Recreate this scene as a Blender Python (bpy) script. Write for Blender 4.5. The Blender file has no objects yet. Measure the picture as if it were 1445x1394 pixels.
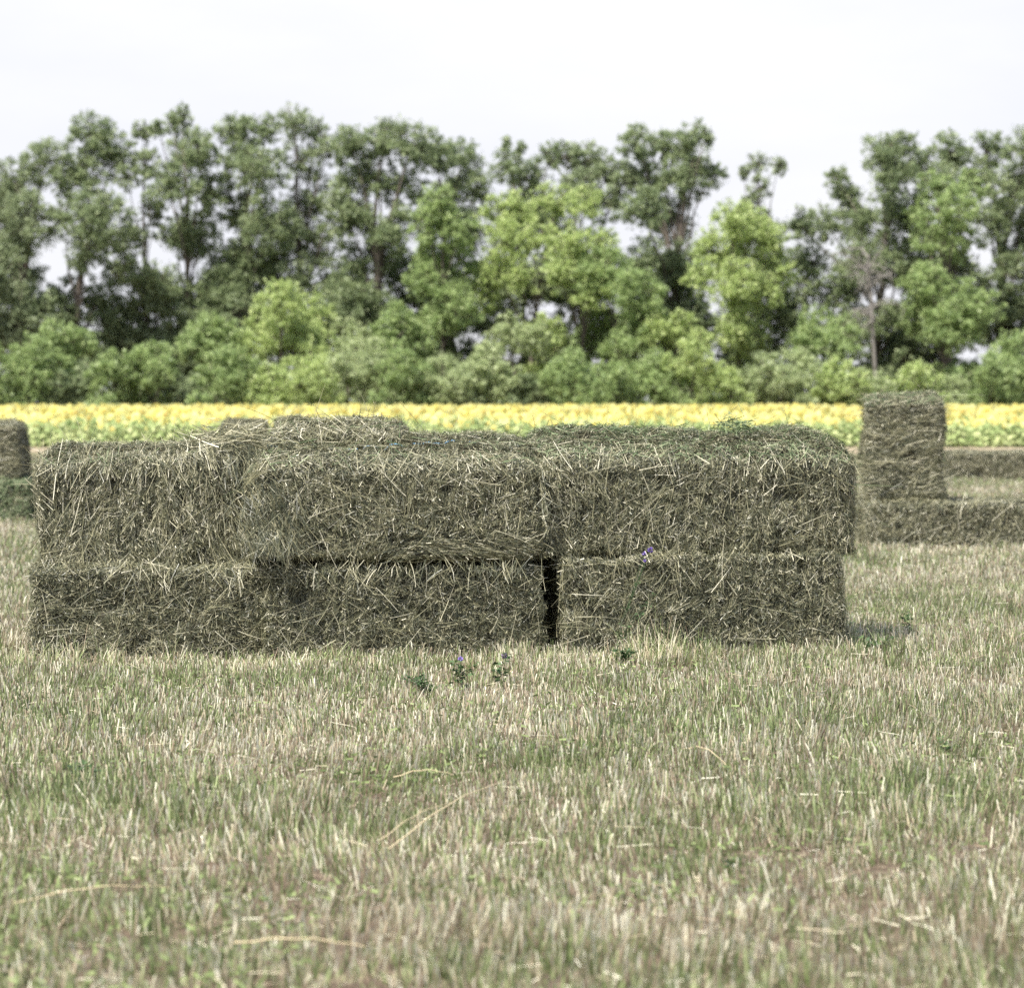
import bpy, math, random
import numpy as np
S = bpy.context.scene
COL = S.collection
PI = math.pi
# ------------------------------------------------------------------ camera
F = 3717.0          # focal length in photo pixels (photo 1445 wide)
H = 1.25            # camera height
YH = 568.0          # horizon row in the photo
cam_d = bpy.data.cameras.new('camera')
cam = bpy.data.objects.new('camera', cam_d)
COL.objects.link(cam)
cam.location = (0, 0, H)
cam.rotation_euler = (PI/2, 0, 0)
cam_d.sensor_width = 36.0
cam_d.lens = F/1445*36.0
cam_d.shift_y = -(697.0-YH)/1445.0
cam_d.clip_start = 0.5
cam_d.clip_end = 6000
cam_d.dof.use_dof = True
cam_d.dof.focus_distance = 11.6
cam_d.dof.aperture_fstop = 3.8
cam_d.dof.aperture_blades = 7
S.camera = cam
# ------------------------------------------------------------------ light
SUN_EL = math.radians(58)
SUN_AZ = math.radians(-44)     # measured from the direction behind the camera, negative = to the left
to_sun = np.array([math.cos(SUN_EL)*math.sin(SUN_AZ), -math.cos(SUN_EL)*math.cos(SUN_AZ), math.sin(SUN_EL)])
sl = bpy.data.lights.new('sun', 'SUN'); sl.energy = 4.9; sl.angle = math.radians(0.6); sl.color = (1.0, 0.955, 0.87)
sun = bpy.data.objects.new('sun', sl); COL.objects.link(sun)
from mathutils import Vector
sun.rotation_euler = Vector(to_sun).to_track_quat('Z', 'Y').to_euler()
W = bpy.data.worlds.new('World'); S.world = W; W.use_nodes = True
nt = W.node_tree; nt.nodes.clear()
def N(nt, t, **kw):
    n = nt.nodes.new(t)
    for k, v in kw.items():
        if hasattr(n, k): setattr(n, k, v)
        else: n.inputs[k].default_value = v
    return n
sky = N(nt, 'ShaderNodeTexSky', sky_type='NISHITA', sun_disc=False)
sky.sun_elevation = SUN_EL
sky.sun_rotation = math.atan2(to_sun[0], to_sun[1])
sky.air_density = 1.0; sky.dust_density = 2.0
bg1 = N(nt, 'ShaderNodeBackground'); bg1.inputs['Strength'].default_value = 0.13
nt.links.new(sky.outputs[0], bg1.inputs['Color'])
tc = N(nt, 'ShaderNodeTexCoord')
mp = N(nt, 'ShaderNodeMapping'); mp.inputs['Scale'].default_value = (1, 1, 3.2)
nt.links.new(tc.outputs['Generated'], mp.inputs['Vector'])
no = N(nt, 'ShaderNodeTexNoise'); no.inputs['Scale'].default_value = 3.0; no.inputs['Detail'].default_value = 7; no.inputs['Roughness'].default_value = 0.55
nt.links.new(mp.outputs[0], no.inputs['Vector'])
cr = N(nt, 'ShaderNodeValToRGB')            # cloud colour: bright cumulus tops to soft grey blue
cr.color_ramp.elements[0].position = 0.35; cr.color_ramp.elements[0].color = (0.478, 0.486, 0.530, 1)
cr.color_ramp.elements[1].position = 0.62; cr.color_ramp.elements[1].color = (0.54, 0.54, 0.555, 1)
nt.links.new(no.outputs['Fac'], cr.inputs['Fac'])
bg2 = N(nt, 'ShaderNodeBackground'); bg2.inputs['Strength'].default_value = 1.0
nt.links.new(cr.outputs[0], bg2.inputs['Color'])
# cloud cover is thick towards the horizon and thins overhead
sx = N(nt, 'ShaderNodeSeparateXYZ'); nt.links.new(tc.outputs['Generated'], sx.inputs[0])
mr = N(nt, 'ShaderNodeMapRange'); mr.inputs['From Min'].default_value = 0.15; mr.inputs['From Max'].default_value = 0.6
mr.inputs['To Min'].default_value = 0.97; mr.inputs['To Max'].default_value = 0.12
nt.links.new(sx.outputs['Z'], mr.inputs['Value'])
mx = N(nt, 'ShaderNodeMixShader')
nt.links.new(mr.outputs[0], mx.inputs[0]); nt.links.new(bg1.outputs[0], mx.inputs[1]); nt.links.new(bg2.outputs[0], mx.inputs[2])
wo = N(nt, 'ShaderNodeOutputWorld'); nt.links.new(mx.outputs[0], wo.inputs['Surface'])
S.view_settings.view_transform = 'Standard'; S.view_settings.look = 'None'
S.view_settings.exposure = 0.92; S.view_settings.gamma = 1.0; S.view_settings.use_curve_mapping = False
S.render.engine = 'CYCLES'
S.cycles.max_bounces = 6; S.cycles.diffuse_bounces = 3; S.cycles.transmission_bounces = 3; S.cycles.transparent_max_bounces = 4
S.cycles.use_denoising = False
# ------------------------------------------------------------------ helpers
rng = np.random.default_rng(7)
random.seed(7)
def hash3(ix, iy, iz, seed):
    h = (ix.astype(np.int64)*374761393 + iy.astype(np.int64)*668265263 + iz.astype(np.int64)*2147483647 + seed*974634777) & 0xffffffff
    h = ((h ^ (h >> 13))*1274126177) & 0xffffffff
    h = (h ^ (h >> 16)) & 0xffffffff
    h = (h*2246822519) & 0xffffffff
    return ((h ^ (h >> 15)) & 0xffffff)/float(0xffffff)
def vnoise(p, scale=1.0, seed=0):
    """smooth value noise in -1..1 at the points p (n,3)"""
    q = np.asarray(p, float)/scale + 1000.0
    i = np.floor(q).astype(np.int64); f = q-i; f = f*f*(3-2*f)
    r = 0
    for a in (0, 1):
        for b in (0, 1):
            for c in (0, 1):
                w = (f[:, 0] if a else 1-f[:, 0])*(f[:, 1] if b else 1-f[:, 1])*(f[:, 2] if c else 1-f[:, 2])
                r = r + w*hash3(i[:, 0]+a, i[:, 1]+b, i[:, 2]+c, seed)
    return r*2-1
def fbm(p, scale, seed=0, oct=3):
    r = 0; a = 1; t = 0
    for k in range(oct):
        r = r + a*vnoise(p, scale/2**k, seed+k*17); t += a; a *= .5
    return r/t
def unit(v): return v/np.maximum(np.linalg.norm(v, axis=-1, keepdims=True), 1e-9)
def px(x, d): return (x-722.5)*d/F           # photo column at depth d -> world x
def pz(y, d): return H-(y-YH)*d/F            # photo row at depth d -> world z
def gz(y):                                   # ground height: flat field, the land climbs a little under the sunflowers
    y = np.asarray(y, float)
    t = np.clip((y-70)/70, 0, 1); return 0.14*t
def mesh_np(name, V, polys, mats, mat_idx=None, attrs=None, smooth=False):
    """polys: list of (index array (m,k)); builds the mesh fast"""
    me = bpy.data.meshes.new(name)
    V = np.ascontiguousarray(V, np.float32)
    me.vertices.add(len(V)); me.vertices.foreach_set('co', V.ravel())
    loops = np.concatenate([p.ravel() for p in polys]).astype(np.int32)
    sizes = np.concatenate([np.full(len(p), p.shape[1], np.int32) for p in polys])
    starts = np.concatenate([[0], np.cumsum(sizes)[:-1]]).astype(np.int32)
    me.loops.add(len(loops)); me.loops.foreach_set('vertex_index', loops)
    me.polygons.add(len(sizes)); me.polygons.foreach_set('loop_start', starts); me.polygons.foreach_set('loop_total', sizes)
    for m in mats: me.materials.append(m)
    if mat_idx is not None: me.polygons.foreach_set('material_index', np.ascontiguousarray(mat_idx, np.int32))
    if smooth: me.polygons.foreach_set('use_smooth', np.ones(len(sizes), bool))
    for k, a in (attrs or {}).items():
        at = me.attributes.new(k, 'FLOAT', 'POINT'); at.data.foreach_set('value', np.ascontiguousarray(a, np.float32))
    me.update(calc_edges=True)
    return me
class Build:
    """collects pieces with a material slot and a per point 'tone' and links them as one mesh object"""
    def __init__(s): s.V = []; s.P = []; s.M = []; s.T = []; s.n = 0
    def add(s, V, P, m=0, tone=0.5):
        V = np.asarray(V, float).reshape(-1, 3)
        t = np.broadcast_to(np.asarray(tone, float), (len(V),))
        s.V.append(V); s.T.append(t)
        for p in (P if isinstance(P, list) else [P]):
            p = np.asarray(p); s.P.append(p+s.n); s.M.append(np.full(len(p), m))
        s.n += len(V)
    def mesh(s, name, mats, smooth=False):
        return mesh_np(name, np.concatenate(s.V), s.P, mats, np.concatenate(s.M), {'tone': np.concatenate(s.T)}, smooth)
    def obj(s, name, mats, parent=None, smooth=False):
        me = s.mesh(name, mats, smooth); o = bpy.data.objects.new(name, me); COL.objects.link(o)
        if parent: o.parent = parent
        return o
def ribbons(root, d, side, L, w, bend, seg=3, taper=0.4):
    """n curved flat stems -> V, P. bend (n,3) is the sideways offset reached at the tip"""
    n = len(root); ts = np.linspace(0, 1, seg+1)
    rows = []
    for t in ts:
        c = root + d*(L*t)[:, None] + bend*(t*t)
        ww = (w*(1-(1-taper)*t))[:, None]*0.5
        rows.append(c-side*ww); rows.append(c+side*ww)
    V = np.stack(rows, 1)                   # n, 2(seg+1), 3
    k = 2*(seg+1)
    base = (np.arange(n)*k)[:, None, None]
    q = np.array([[2*i, 2*i+1, 2*i+3, 2*i+2] for i in range(seg)])[None]
    return V.reshape(-1, 3), (base+q).reshape(-1, 4), k
def tube(pts, rad, sides=6):
    pts = np.asarray(pts, float); n = len(pts); rad = np.broadcast_to(rad, (n,))
    T = unit(np.gradient(pts, axis=0))
    up = np.array([0, 0, 1.0]) if abs(T[0, 2]) < 0.9 else np.array([1.0, 0, 0])
    A = unit(np.cross(T, up)); B = np.cross(T, A)
    a = np.linspace(0, 2*PI, sides, endpoint=False)
    V = pts[:, None] + rad[:, None, None]*(np.cos(a)[None, :, None]*A[:, None]+np.sin(a)[None, :, None]*B[:, None])
    i = np.arange(n-1)[:, None]*sides; j = np.arange(sides)[None]; j2 = (j+1) % sides
    P = np.stack([i+j, i+j2, i+sides+j2, i+sides+j], -1).reshape(-1, 4)
    return V.reshape(-1, 3), P
def tag(o, label=None, cat=None, group=None, kind=None):
    if label: o['label'] = label
    if cat: o['category'] = cat
    if group: o['group'] = group
    if kind: o['kind'] = kind
    return o
def empty(name, loc, rz=0):
    o = bpy.data.objects.new(name, None); COL.objects.link(o); o.location = loc; o.rotation_euler = (0, 0, rz); o.empty_display_size = .2
    return o
# ------------------------------------------------------------------ materials
def material(name, stops, rough=0.8, transl=0.0, noise=None, bump=None, spec=0.25, patch=None):
    """colour by the stem's own tone through a ramp of real colours, broken up by noise"""
    m = bpy.data.materials.new(name); m.use_nodes = True; nt = m.node_tree; nt.nodes.clear()
    out = N(nt, 'ShaderNodeOutputMaterial'); b = N(nt, 'ShaderNodeBsdfPrincipled')
    b.inputs['Roughness'].default_value = rough; b.inputs['Specular IOR Level'].default_value = spec
    at = N(nt, 'ShaderNodeAttribute', attribute_name='tone')
    fac = at.outputs['Fac']
    g = N(nt, 'ShaderNodeNewGeometry')
    if noise:
        sc, amp = noise
        nz = N(nt, 'ShaderNodeTexNoise'); nz.inputs['Scale'].default_value = sc; nz.inputs['Detail'].default_value = 4
        nt.links.new(g.outputs['Position'], nz.inputs['Vector'])
        ma = N(nt, 'ShaderNodeMath', operation='MULTIPLY_ADD'); ma.inputs[1].default_value = amp*2
        nt.links.new(nz.outputs['Fac'], ma.inputs[0])
        sb = N(nt, 'ShaderNodeMath', operation='SUBTRACT'); nt.links.new(fac, sb.inputs[0]); sb.inputs[1].default_value = amp
        nt.links.new(sb.outputs[0], ma.inputs[2]); fac = ma.outputs[0]
    r = N(nt, 'ShaderNodeValToRGB'); e = r.color_ramp.elements
    while len(e) < len(stops): e.new(0.5)
    for el, (p, c) in zip(e, stops): el.position = p; el.color = (*c, 1)
    nt.links.new(fac, r.inputs['Fac']); nt.links.new(r.outputs[0], b.inputs['Base Color'])
    if bump:
        nb = N(nt, 'ShaderNodeTexNoise'); nb.inputs['Scale'].default_value = bump[0]; nb.inputs['Detail'].default_value = 6
        nt.links.new(g.outputs['Position'], nb.inputs['Vector'])
        bm = N(nt, 'ShaderNodeBump'); bm.inputs['Strength'].default_value = bump[1]; bm.inputs['Distance'].default_value = bump[2]
        nt.links.new(nb.outputs['Fac'], bm.inputs['Height']); nt.links.new(bm.outputs[0], b.inputs['Normal'])
    if transl:
        t = N(nt, 'ShaderNodeBsdfTranslucent'); nt.links.new(r.outputs[0], t.inputs['Color'])
        mi = N(nt, 'ShaderNodeMixShader'); mi.inputs[0].default_value = transl
        nt.links.new(b.outputs[0], mi.inputs[1]); nt.links.new(t.outputs[0], mi.inputs[2]); nt.links.new(mi.outputs[0], out.inputs['Surface'])
    else: nt.links.new(b.outputs[0], out.inputs['Surface'])
    return m
M_hay = material('hay stems', [(0.0, (.042, .050, .030)), (.3, (.10, .108, .063)), (.55, (.205, .200, .112)), (.8, (.385, .362, .228)), (1.0, (.80, .76, .60))], .42, .10, spec=.55)
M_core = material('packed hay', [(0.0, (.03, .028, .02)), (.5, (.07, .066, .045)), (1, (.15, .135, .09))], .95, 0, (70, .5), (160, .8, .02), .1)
M_green = material('green cut grass', [(0.0, (.06, .10, .045)), (.5, (.13, .18, .085)), (1.0, (.33, .37, .22))], .6, .2)
M_ground = material('field soil and straw litter', [(0.0, (.07, .052, .038)), (.45, (.125, .095, .068)), (.7, (.21, .17, .12)), (1, (.30, .25, .18))], .95, 0, (9, .5), (60, .9, .03), .1)
M_soil = material('bare dry soil', [(0.0, (.20, .165, .11)), (.5, (.29, .24, .165)), (1, (.38, .32, .23))], .95, 0, (3, .4), (30, .6, .03), .1)
M_stub = material('stubble', [(0.0, (.06, .09, .035)), (.22, (.21, .27, .10)), (.42, (.46, .52, .27)), (.50, (.13, .09, .07)), (.58, (.38, .29, .21)), (.76, (.63, .555, .38)), (1.0, (.93, .90, .72))], .6, .25, (1.3, .05))
M_twine = material('blue twine', [(0, (.10, .28, .50)), (1, (.25, .5, .75))], .5)
M_strawstalk = material('dry stalk', [(0, (.45, .36, .2)), (1, (.68, .58, .38))], .6)
M_weed = material('weed leaf', [(0, (.03, .055, .02)), (.5, (.055, .10, .04)), (1, (.11, .17, .07))], .55, .25)
M_violet = material('violet petals', [(0, (.15, .09, .36)), (1, (.32, .24, .58))], .6, .2)
M_wilted = material('faded violet petals', [(0, (.20, .16, .26)), (1, (.38, .3, .42))], .6, .2)
# ------------------------------------------------------------------ setting: ground
ys = np.concatenate([[-60, -20], np.arange(0, 16, .25), np.arange(16, 70, 2), np.arange(70, 145, 5), [170, 250, 500, 1000, 2500]])
xs = np.concatenate([[-2500, -600, -120, -40], np.arange(-14, 14.01, .5), [40, 120, 600, 2500]])
X, Y = np.meshgrid(xs, ys)
P3 = np.stack([X.ravel(), Y.ravel(), np.zeros(X.size)], 1)
Z = gz(Y.ravel()) + np.where((abs(P3[:, 0]) < 14) & (P3[:, 1] < 60), fbm(P3, 1.6, 3)*.012, 0)
P3[:, 2] = Z
nx = len(xs); i = np.arange(len(ys)-1)[:, None]*nx; j = np.arange(nx-1)[None]
g = Build(); g.add(P3, np.stack([i+j, i+j+1, i+nx+j+1, i+nx+j], -1).reshape(-1, 4), 0, .5)
tag(g.obj('ground', [M_ground], smooth=True), 'mown hay field of dry soil and straw litter', kind='structure')
def sheet(name, y0, y1, half, mat, dz, label, wob=.5):
    n = 120; xx = np.linspace(-half, half, n); e = np.stack([xx, np.zeros(n), np.zeros(n)], 1)
    k = 5; rows = []
    for q in range(k):
        t = q/(k-1); y = y0+(y1-y0)*t + wob*vnoise(e+q*9.0, 2.5, 5)*(1 if q in (0, k-1) else .3)
        rows.append(np.stack([xx, y, gz(y)+dz], 1))
    V = np.concatenate(rows); i = np.arange(k-1)[:, None]*n; j = np.arange(n-1)[None]
    b = Build(); b.add(V, np.stack([i+j, i+j+1, i+n+j+1, i+n+j], -1).reshape(-1, 4), 0, .5)
    tag(b.obj(name, [mat], smooth=True), label, kind='structure')
sheet('bare_soil_strip', 61, 76, 60, M_soil, .03, 'bare strip of dry tan soil along the edge of the sunflower field')
# stubble: hundreds of thousands of cut stems, one mesh of stuff
def stubble():
    out = Build()
    def patch(dmin, dmax, rho, tuft, wscale, seg):
        # rejection free: sample depth by area*density
        dd = np.linspace(dmin, dmax, 400); wid = .42*dd+6.0
        pdf = wid*rho(dd); tot = np.trapezoid(pdf, dd) if hasattr(np, 'trapezoid') else np.trapz(pdf, dd)
        n = int(tot/tuft); cdf = np.cumsum(pdf); cdf /= cdf[-1]
        d = np.interp(rng.random(n), cdf, dd); x = (rng.random(n)-.5)*(.42*d+6.0)
        c = np.stack([x, d, 0*d], 1)
        keep = fbm(c, .30, 11) > -.62 + .3*rng.random(n)-.15
        c = c[keep]; n = len(c)
        green = fbm(c, .9, 21, 3)*1.15 + fbm(c, .22, 5, 2)*.7     # patches of regrowth
        nb = rng.integers(max(2, tuft-3), tuft+4, n)
        idx = np.repeat(np.arange(n), nb); m = len(idx)
        r = rng.normal(0, 1, (m, 2))*(.016+.012*rng.random(m))[:, None]*wscale
        root = c[idx].copy(); root[:, :2] += r; root[:, 2] = gz(root[:, 1])-.01
        lean = rng.normal(0, .13, (m, 2)) + (rng.normal(0, .10, (n, 2)))[idx]; lean[:, 0] += .04+(.22*fbm(c, .45, 61, 2))[idx]; lean[:, 1] += (.18*fbm(c, .45, 67, 2))[idx]
        flop = rng.random(m) < .07; lean[flop] *= 4
        dr = unit(np.concatenate([lean, np.ones((m, 1))], 1))
        L = (.032+.058*rng.random(m)**1.6)*(1+.45*fbm(c, .6, 31, 2)+.45*vnoise(c, .16, 35))[idx]*(1+.25*rng.random(m)*(green[idx] > .3)); L = np.clip(L, .02, .2)
        w = (.0022+.0042*rng.random(m)**1.3)*wscale**1.0
        a = rng.random(m)*PI; side = np.stack([np.cos(a), np.sin(a), 0*a], 1); side[:, 0] = abs(side[:, 0])+.4; side = unit(side)
        bend = rng.normal(0, .07, (m, 3))*L[:, None]; bend[:, 2] = -abs(bend[:, 2])*.5
        tone = np.where(rng.random(m) < np.clip(.54+.38*green[idx], .18, .93), .05+.42*rng.random(m), .5+.52*rng.random(m)**1.15)
        tone = np.clip(tone+rng.normal(0, .03, m), 0, 1)
        V, P, k = ribbons(root, dr, side, L, w, bend, seg, .55)
        T = np.repeat(tone, k)
        # cut tips of the dry stems are paler straw
        tip = np.tile(np.repeat(np.linspace(0, 1, seg+1), 2), m); T = np.clip(T+np.where(T > .2, .22, .05)*(tip-.5), 0, 1)
        out.add(V, P, 0, T)
        return m
    a = patch(4.4, 9, lambda d: 5400+0*d, 9, 1.0, 2)
    a2 = patch(9, 18, lambda d: 6600*(9/d)**.9, 9, 1.1, 2)
    b = patch(18, 34, lambda d: 2900*(18/d)**1.5, 7, 1.7, 1)
    c = patch(34, 63, lambda d: 750*(34/d)**1.5, 5, 2.6, 1)
    print('stubble', a, a2, b, c)
    # short cut straws lying flat between the stems
    n = 19000
    d = 4.5+20*rng.random(n)**1.4; x = (rng.random(n)-.5)*(.42*d+6); cc = np.stack([x, d, .01+.05*rng.random(n)**2], 1)
    a_ = rng.random(n)*2*PI; dr = unit(np.stack([np.cos(a_), np.sin(a_), rng.normal(0, .16, n)], 1)); L_ = .02+.08*rng.random(n)**2
    V, P, kk = ribbons(cc, dr, unit(np.cross(dr, rng.normal(0, .5, (n, 3))+[0, 0, 1])), L_, .0014+.002*rng.random(n), rng.normal(0, .1, (n, 3))*L_[:, None]*[1, 1, .2], 2, .7)
    out.add(V, P, 0, np.repeat(np.clip(.52+.5*rng.random(n), 0, 1), kk))
    # longer uncut grass the mower and baler missed, round the foot of the stack
    n = 8000; t = rng.random(n); x = px(30, 12.6)+(px(1200, 13.2)-px(30, 12.6))*t; y = 12.45+.42*t-abs(rng.normal(0, .12, n))
    cc = np.stack([x, y, 0*x], 1); kp = (fbm(cc, .25, 93, 2) > -.25); cc = cc[kp]; n = len(cc)
    dr = unit(np.stack([rng.normal(.05, .25, n), rng.normal(0, .2, n), np.ones(n)], 1)); L_ = (.03+.10*rng.random(n)**2)*np.clip(.75+1.1*fbm(cc, .22, 95, 2), .3, 1.7)
    V, P, kk = ribbons(cc, dr, unit(np.cross(dr, [0, 1, 0]+rng.normal(0, .4, (n, 3)))), L_, .002+.003*rng.random(n), rng.normal(0, .2, (n, 3))*L_[:, None], 3, .4)
    out.add(V, P, 0, np.repeat(np.where(rng.random(n) < .5, .1+.35*rng.random(n), .55+.45*rng.random(n)), kk))
    # low green leaflets of regrowing clover and alfalfa between the stubble
    n = 80000
    d = 4.5+22*rng.random(n)**1.3; x = (rng.random(n)-.5)*(.42*d+6); cc = np.stack([x, d, 0*d], 1)
    k = fbm(cc, .8, 77, 3) > .12; cc = cc[k]; n = len(cc)
    cc[:, 2] = gz(cc[:, 1]) + .015+.05*rng.random(n)
    dr = unit(rng.normal(0, 1, (n, 3))*[1, 1, .45]); side = unit(np.cross(dr, rng.normal(0, 1, (n, 3))+[0, 0, 1.5]))
    V, P, kk = ribbons(cc, dr, side, .012+.02*rng.random(n), .005+.006*rng.random(n), np.zeros((n, 3)), 1, .5)
    out.add(V, P, 0, np.repeat(.05+.25*rng.random(n), kk))
    o = out.obj('stubble', [M_stub])
    tag(o, 'cut hay stubble, green and straw coloured, all over the field', kind='stuff')
stubble()
# ------------------------------------------------------------------ hay bales
def box_samples(h, n):
    """random points on the box surface, area weighted"""
    hx, hy, hz = h
    A = np.array([hy*hz, hy*hz, hx*hz, hx*hz, hx*hy*1.0, hx*hy*.25]); A /= A.sum()
    f = rng.choice(6, n, p=A); u = rng.random((n, 2))*2-1; q = np.zeros((n, 3))
    for k in range(6):
        s = f == k; ax = k//2; sg = 1 if k % 2 == 0 else -1
        if k == 2: sg = 1
        o = [a for a in range(3) if a != ax]
        q[s, ax] = sg*h[ax]; q[s, o[0]] = u[s, 0]*h[o[0]]; q[s, o[1]] = u[s, 1]*h[o[1]]
    return q, f
def bale_surface(q, h, r, seed, crown, lump, flake):
    rt = RT[0]
    """maps points of a box to the lumpy rounded bale surface; returns position and outward normal"""
    h = np.array(h); r = (r*.55+(rt-r*.55)*np.clip(.5+q[:, 2:3]/h[2]*.9, 0, 1)); inner = np.clip(q, -(h-r), h-r); dn = q-inner; l = np.linalg.norm(dn, axis=1, keepdims=True)
    ax = np.argmax(abs(q)/h, axis=1); fn = np.zeros_like(q); fn[np.arange(len(q)), ax] = np.sign(q[np.arange(len(q)), ax])
    dn = np.where(l > 1e-6, dn/np.maximum(l, 1e-9), fn)
    p = inner+dn*r
    s = p+seed*3.7
    disp = lump*(fbm(s, .38, seed, 2)*1.5+fbm(s, .09, seed+4, 2)*.6)
    # the bale is pressed in flakes: shallow grooves across its length
    g = p[:, 0]/flake + .8*vnoise(s*[.4, 1, 1], .35, seed+8)
    groove = np.abs(np.sin(PI*g)); disp = disp - .016*np.exp(-(groove/.22)**2)*(.4+.6*(vnoise(s, .15, seed+9) > 0))
    disp = disp - .045*np.clip(vnoise(s, .055, seed+31)-.15, 0, 1)-.03*np.clip(vnoise(s, .025, seed+33)-.1, 0, 1)-.05*np.clip(vnoise(s, .13, seed+35)-.35, 0, 1)
    p = p+dn*disp[:, None]
    ty = np.clip((p[:, 1]/h[1]+1)/1.1, 0, 1); e = np.clip(1-(p[:, 0]/h[0])**14, 0, 1)*ty*ty*(3-2*ty)
    p[:, 2] += crown*e*np.clip(p[:, 2]/h[2], 0, 1)
    # narrow waist where twine pulls it in, small sag
    p[:, 0] += .02*np.sin(p[:, 2]*7+seed)
    return p, dn
WOB = [1.0]    # how much the lie of the stems swirls
RT = [.08]      # radius of the upper edges of the bale being built
def grid_box(h, step):
    """closed quad box subdivided at about 'step'"""
    V = []; P = []; n0 = 0
    for ax in range(3):
        o = [a for a in range(3) if a != ax]
        na = max(2, int(2*h[o[0]]/step)); nb = max(2, int(2*h[o[1]]/step))
        for sg in (-1, 1):
            a, b = np.meshgrid(np.linspace(-h[o[0]], h[o[0]], na+1), np.linspace(-h[o[1]], h[o[1]], nb+1))
            q = np.zeros((a.size, 3)); q[:, ax] = sg*h[ax]; q[:, o[0]] = a.ravel(); q[:, o[1]] = b.ravel()
            i = np.arange(nb)[:, None]*(na+1); j = np.arange(na)[None]
            f = np.stack([i+j, i+j+1, i+na+2+j, i+na+1+j], -1).reshape(-1, 4)
            if (sg > 0) == (ax == 1): f = f[:, ::-1]
            V.append(q); P.append(f+n0); n0 += len(q)
    return np.concatenate(V), np.concatenate(P)
def hay_piece(h, seed, dens, angle=1.2, spread=.7, crown=.04, lump=.022, r=.07, flake=.10, wmul=1.0, strays=160, tones=(.1, .95), green_top=.0, sweep=None, sheafs=40, lmul=1.0):
    """mesh of one bale: dark packed core plus loose stems lying over every face. slots: 0 core 1 stems 2 green stems"""
    b = Build(); h = np.array(h, float)
    q, P = grid_box(h, .022*wmul); p, dn = bale_surface(q, h, r, seed, crown, lump, flake)
    p = p-dn*(.016+.010*(vnoise(p, .03*wmul, seed+50)))[:, None]
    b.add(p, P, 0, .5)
    area = 8*(h[0]*h[1]*.62+h[0]*h[2]+h[1]*h[2])
    def lay(q, f, n, L, w, off, spr, tone, mat=1, tilt=.16, ang=None, curl=.16, seg=3):
        p, dn = bale_surface(q, h, r, seed, crown, lump, flake)
        # tangent frame: t1 mostly along length (ends: along width), t2 up (top: across)
        ref = np.where((f < 2)[:, None], [[0, 1.0, 0]], [[1.0, 0, 0]])
        t1 = unit(ref-dn*(ref*dn).sum(1, keepdims=True)); t2 = np.cross(dn, t1); t2 = t2*np.where(t2[:, 2:3] < 0, -1, 1)
        a = (angle if ang is None else ang) + WOB[0]*1.2*fbm(p+seed, .16, seed+60, 2) + rng.normal(0, 1, n)*spr
        if sweep is not None: a = sweep(p, a)
        d = t1*np.cos(a)[:, None]+t2*np.sin(a)[:, None]
        d = unit(d+dn*rng.normal(0.02, tilt, n)[:, None])
        side = unit(np.cross(d, dn)+rng.normal(0, .35, (n, 3)))
        bend = (np.cross(d, dn)*rng.normal(0, curl, n)[:, None] - dn*abs(rng.normal(0, curl*.5, n))[:, None])*L[:, None]
        root = p+dn*off[:, None]-d*(L*.5)[:, None]
        V, PP, k = ribbons(root, d, side, L, w, bend, seg, .55)
        b.add(V, PP, mat, np.repeat(np.clip(tone, 0, 1), k))
        return p, dn
    lo, hi = tones
    n = int(area*dens); q, f = box_samples(h, n)
    n = int(n*1.75); q, f = box_samples(h, n); cl_ = 0
    L = np.clip(rng.lognormal(math.log(.034*lmul), .6, n), .010, .2)*wmul**.5; w = (.0013+.0026*rng.random(n)**2)*wmul
    cl = fbm(q+seed*1.3, .10, seed+71, 2)
    lay(q, f, n, L, w, rng.uniform(-.030, .010, n), spread, lo+(hi-lo)*(rng.random(n)**1.9*1.0+.22*cl+.05), seg=2)
    # short broken bits poking outward: cut ends
    n2 = int(area*dens*1.3); q, f = box_samples(h, n2)
    lay(q, f, n2, (.010+.022*rng.random(n2))*wmul**.5, (.0016+.0028*rng.random(n2)**1.5)*wmul, rng.uniform(-.012, .012, n2), 1.6, lo+(hi-lo)*(.08+.88*rng.random(n2)**1.6), tilt=.9, seg=2)
    # long pale stems lying across the face
    n3 = int(area*dens*.022); q, f = box_samples(h, n3)
    lay(q, f, n3, (.09+.19*rng.random(n3)**1.6)*lmul, (.0017+.0020*rng.random(n3))*wmul, rng.uniform(.002, .02, n3), spread*1.2, .52+.42*rng.random(n3), tilt=.06, curl=.10)
    # sheafs: bundles that slid out together
    for k in range(sheafs):
        m = int(rng.integers(8, 26)); q1, f1 = box_samples(h, 1)
        qq = np.repeat(q1, m, 0)+rng.normal(0, .017, (m, 3))*wmul; ff = np.repeat(f1, m)
        ax = ff[0]//2; sg = np.sign(q1[0, ax]); qq[:, ax] = sg*h[ax]; qq = np.clip(qq, -h, h)
        a0 = angle+rng.normal(0, .55)
        lay(qq, ff, m, .07+.12*rng.random(m)*lmul, (.0014+.0018*rng.random(m))*wmul, rng.uniform(-.004, .014, m), .16, rng.uniform(.25, .5)+.35*rng.random(m), tilt=.09, ang=a0, curl=.12)
    if green_top:
        n4 = int(area*dens*.12*green_top); q, f = box_samples(h, n4)
        k = (q[:, 2] > h[2]*.9) | (green_top > 2); q, f = q[k], f[k]; n4 = len(q)
        if n4: lay(q, f, n4, .04+.09*rng.random(n4), (.003+.003*rng.random(n4))*wmul, rng.uniform(.0, .02, n4), 1.2, rng.random(n4), mat=2, tilt=.22)
    return b
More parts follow.
